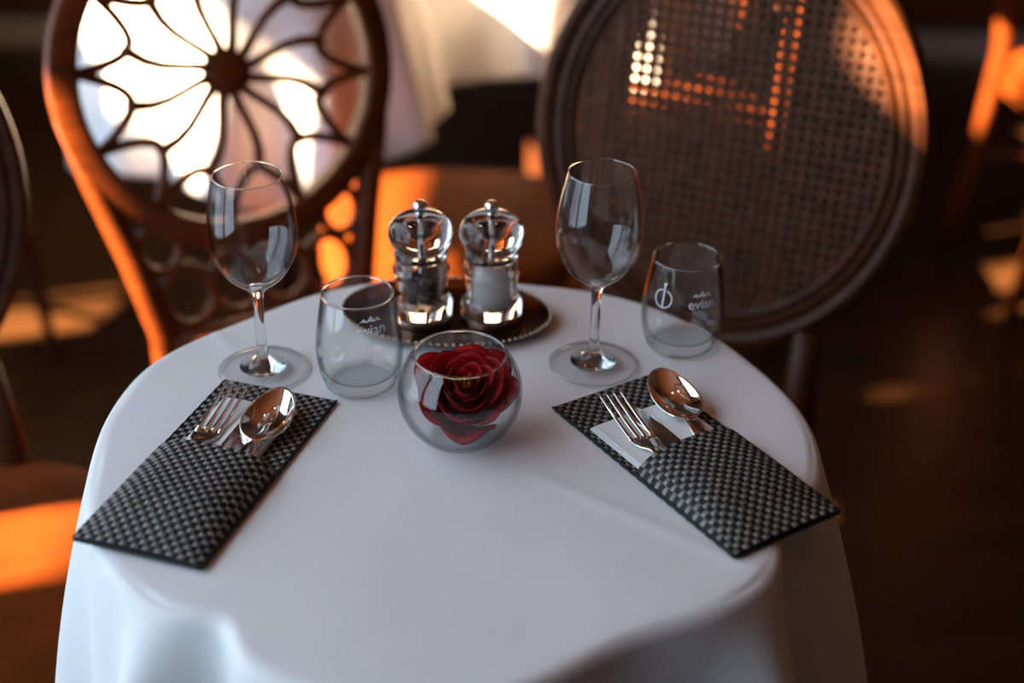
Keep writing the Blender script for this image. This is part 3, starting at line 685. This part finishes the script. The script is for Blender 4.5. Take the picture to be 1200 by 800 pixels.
# ------------------------------------------------------------------ tray and mills
tr = thing('oval_tray', 'small oval brown metal tray under the salt and pepper mills', 'tray', (-0.062, 1.166, ZT), R(-6))
m = MB(); m.lathe([(0, 0.0006), (0.80, 0.0006), (0.90, 0.002), (0.985, 0.0068), (1.0, 0.0076), (0.992, 0.0086), (0.90, 0.0040), (0.80, 0.0024), (0, 0.0022)], 96, sx=0.0990, sy=0.0660); m.build('dish', 'tray', tr, sharp=60)
bd = MB(); nb_ = 90
for i in range(nb_):
    a = 2 * PI * i / nb_; bd.lathe([(0, -0.0016), (0.0012, -0.001), (0.0016, 0), (0.0012, 0.001), (0, 0.0016)], 8, c=(0.0982 * math.cos(a), 0.0655 * math.sin(a), 0.0088))
bd.build('beaded_rim', 'beads', tr)
def mill(name, label, loc, salt):
    t = thing(name, label, 'mill', (*loc, ZT + 0.0023), 0, 'clear acrylic mills')
    # body: thick clear wall with an inner chamber
    ob = cr([(0.0285, 0.0075), (0.0290, 0.012), (0.0280, 0.020), (0.0250, 0.026), (0.0240, 0.034), (0.0252, 0.050), (0.0262, 0.058), (0.0235, 0.066), (0.0225, 0.069)], 5)
    ib = cr([(0.0170, 0.066), (0.0185, 0.056), (0.0180, 0.040), (0.0185, 0.026), (0.0205, 0.016)], 5)
    m = MB(); m.lathe([(0.0, 0.0072), (0.027, 0.0072)] + ob + [(0.0, 0.0690)], 56); b_ = m.build('body', 'acrylic', t, recalc=True)
    m = MB(); m.lathe([(0, 0.0665)] + ib + [(0, 0.0150)], 48)
    m.f = [f[::-1] for f in m.f]; ch_ = m.build('chamber', 'acrylic', t)
    bm = bmesh.new(); bm.from_mesh(ch_.data); bmesh.ops.recalc_face_normals(bm, faces=bm.faces); bmesh.ops.reverse_faces(bm, faces=bm.faces); bm.to_mesh(ch_.data); bm.free()
    m = MB(); m.lathe([(0, 0.0), (0.0275, 0.0), (0.0285, 0.001), (0.0285, 0.0060), (0.0275, 0.0070), (0, 0.0070)], 48); m.build('grinder_base', 'dark_metal', t, sharp=40)
    # head: collar plus onion dome
    hd = cr([(0.0225, 0.0700), (0.0250, 0.0730), (0.0240, 0.0770), (0.0225, 0.0800), (0.0265, 0.0860), (0.0295, 0.0955), (0.0280, 0.1060), (0.0215, 0.1140), (0.0110, 0.1180), (0.0050, 0.1190)], 6)
    m = MB(); m.lathe([(0, 0.0698)] + hd + [(0, 0.1192)], 56); m.build('head', 'acrylic', t, recalc=True)
    m = MB(); m.lathe(cr([(0, 0.1188), (0.0045, 0.1192), (0.0040, 0.1215), (0.0062, 0.1245), (0.0066, 0.1280), (0.0045, 0.1318), (0.0, 0.1328)], 4), 24); m.build('finial_knob', 'chrome', t)
    m = MB(); m.tube([(0, 0, 0.0152), (0, 0, 0.0664)], 0.0022, 12); m.build('drive_rod', 'chrome', t)
    m = MB(); m.tube([(0, 0, 0.0700), (0, 0, 0.1186)], 0.0022, 12); m.build('head_rod', 'chrome', t)
    rnd = random.Random(3 if salt else 8); t.scale = (1, 1, 0.89)
    if salt:
        m = MB(); n = 40; pr = [(0, 0.0160), (0.0190, 0.0168), (0.0176, 0.027), (0.0172, 0.040), (0.0174, 0.050), (0.0160, 0.0545), (0.008, 0.0575), (0.0, 0.0580)]
        m.lathe(pr, n); m.build('salt_fill', 'salt', t, recalc=True); ct = None
    else:
        m = MB(); n = 0
        while n < 260:
            a = rnd.uniform(0, 2 * PI); r = 0.0155 * math.sqrt(rnd.random()); z = rnd.uniform(0.0185, 0.054)
            if r < 0.0045: continue
            s_ = rnd.uniform(0.0017, 0.0025); m.lathe([(0, -s_), (0.75 * s_, -0.66 * s_), (s_, 0), (0.75 * s_, 0.66 * s_), (0, s_)], 7, c=(r * math.cos(a), r * math.sin(a), z)); n += 1
        tag(m.build('peppercorns', 'pepper', t), kind='stuff')
    return t
mill('pepper_mill', 'clear acrylic pepper mill filled with dark peppercorns, left of the pair', (-0.0845, 1.1640), False)
mill('salt_mill', 'clear acrylic salt mill filled with white salt, right of the pair', (-0.0200, 1.1660), True)

# ------------------------------------------------------------------ ceiling lamps
m_, nt_, b_ = newmat('warm_bulb_glow'); b_.inputs['Emission Color'].default_value = (1.0, 0.72, 0.42, 1); b_.inputs['Emission Strength'].default_value = 40; M['bulb'] = m_
for lx_, ly_, wh_ in ((-0.55, 1.9, 'nearest the left windows'), (0.15, 2.3, 'over the middle of the room'), (0.75, 0.2, 'over the near right side of the room')):
    t = thing('ceiling_lamp', 'small warm ceiling lamp ' + wh_, 'lamp', (lx_, ly_, 3.2), 0, 'warm ceiling lamps')
    m = MB(); m.lathe([(0, 0), (0.06, 0), (0.06, -0.015), (0.02, -0.03), (0.012, -0.20), (0.05, -0.24), (0.075, -0.32), (0.071, -0.32), (0.045, -0.24), (0, -0.23)], 32); m.build('shade', 'tray', t, recalc=True)
    m = MB(); m.lathe([(0, -0.25), (0.02, -0.26), (0.03, -0.29), (0.02, -0.315), (0, -0.322)], 20); m.build('bulb', 'bulb', t)
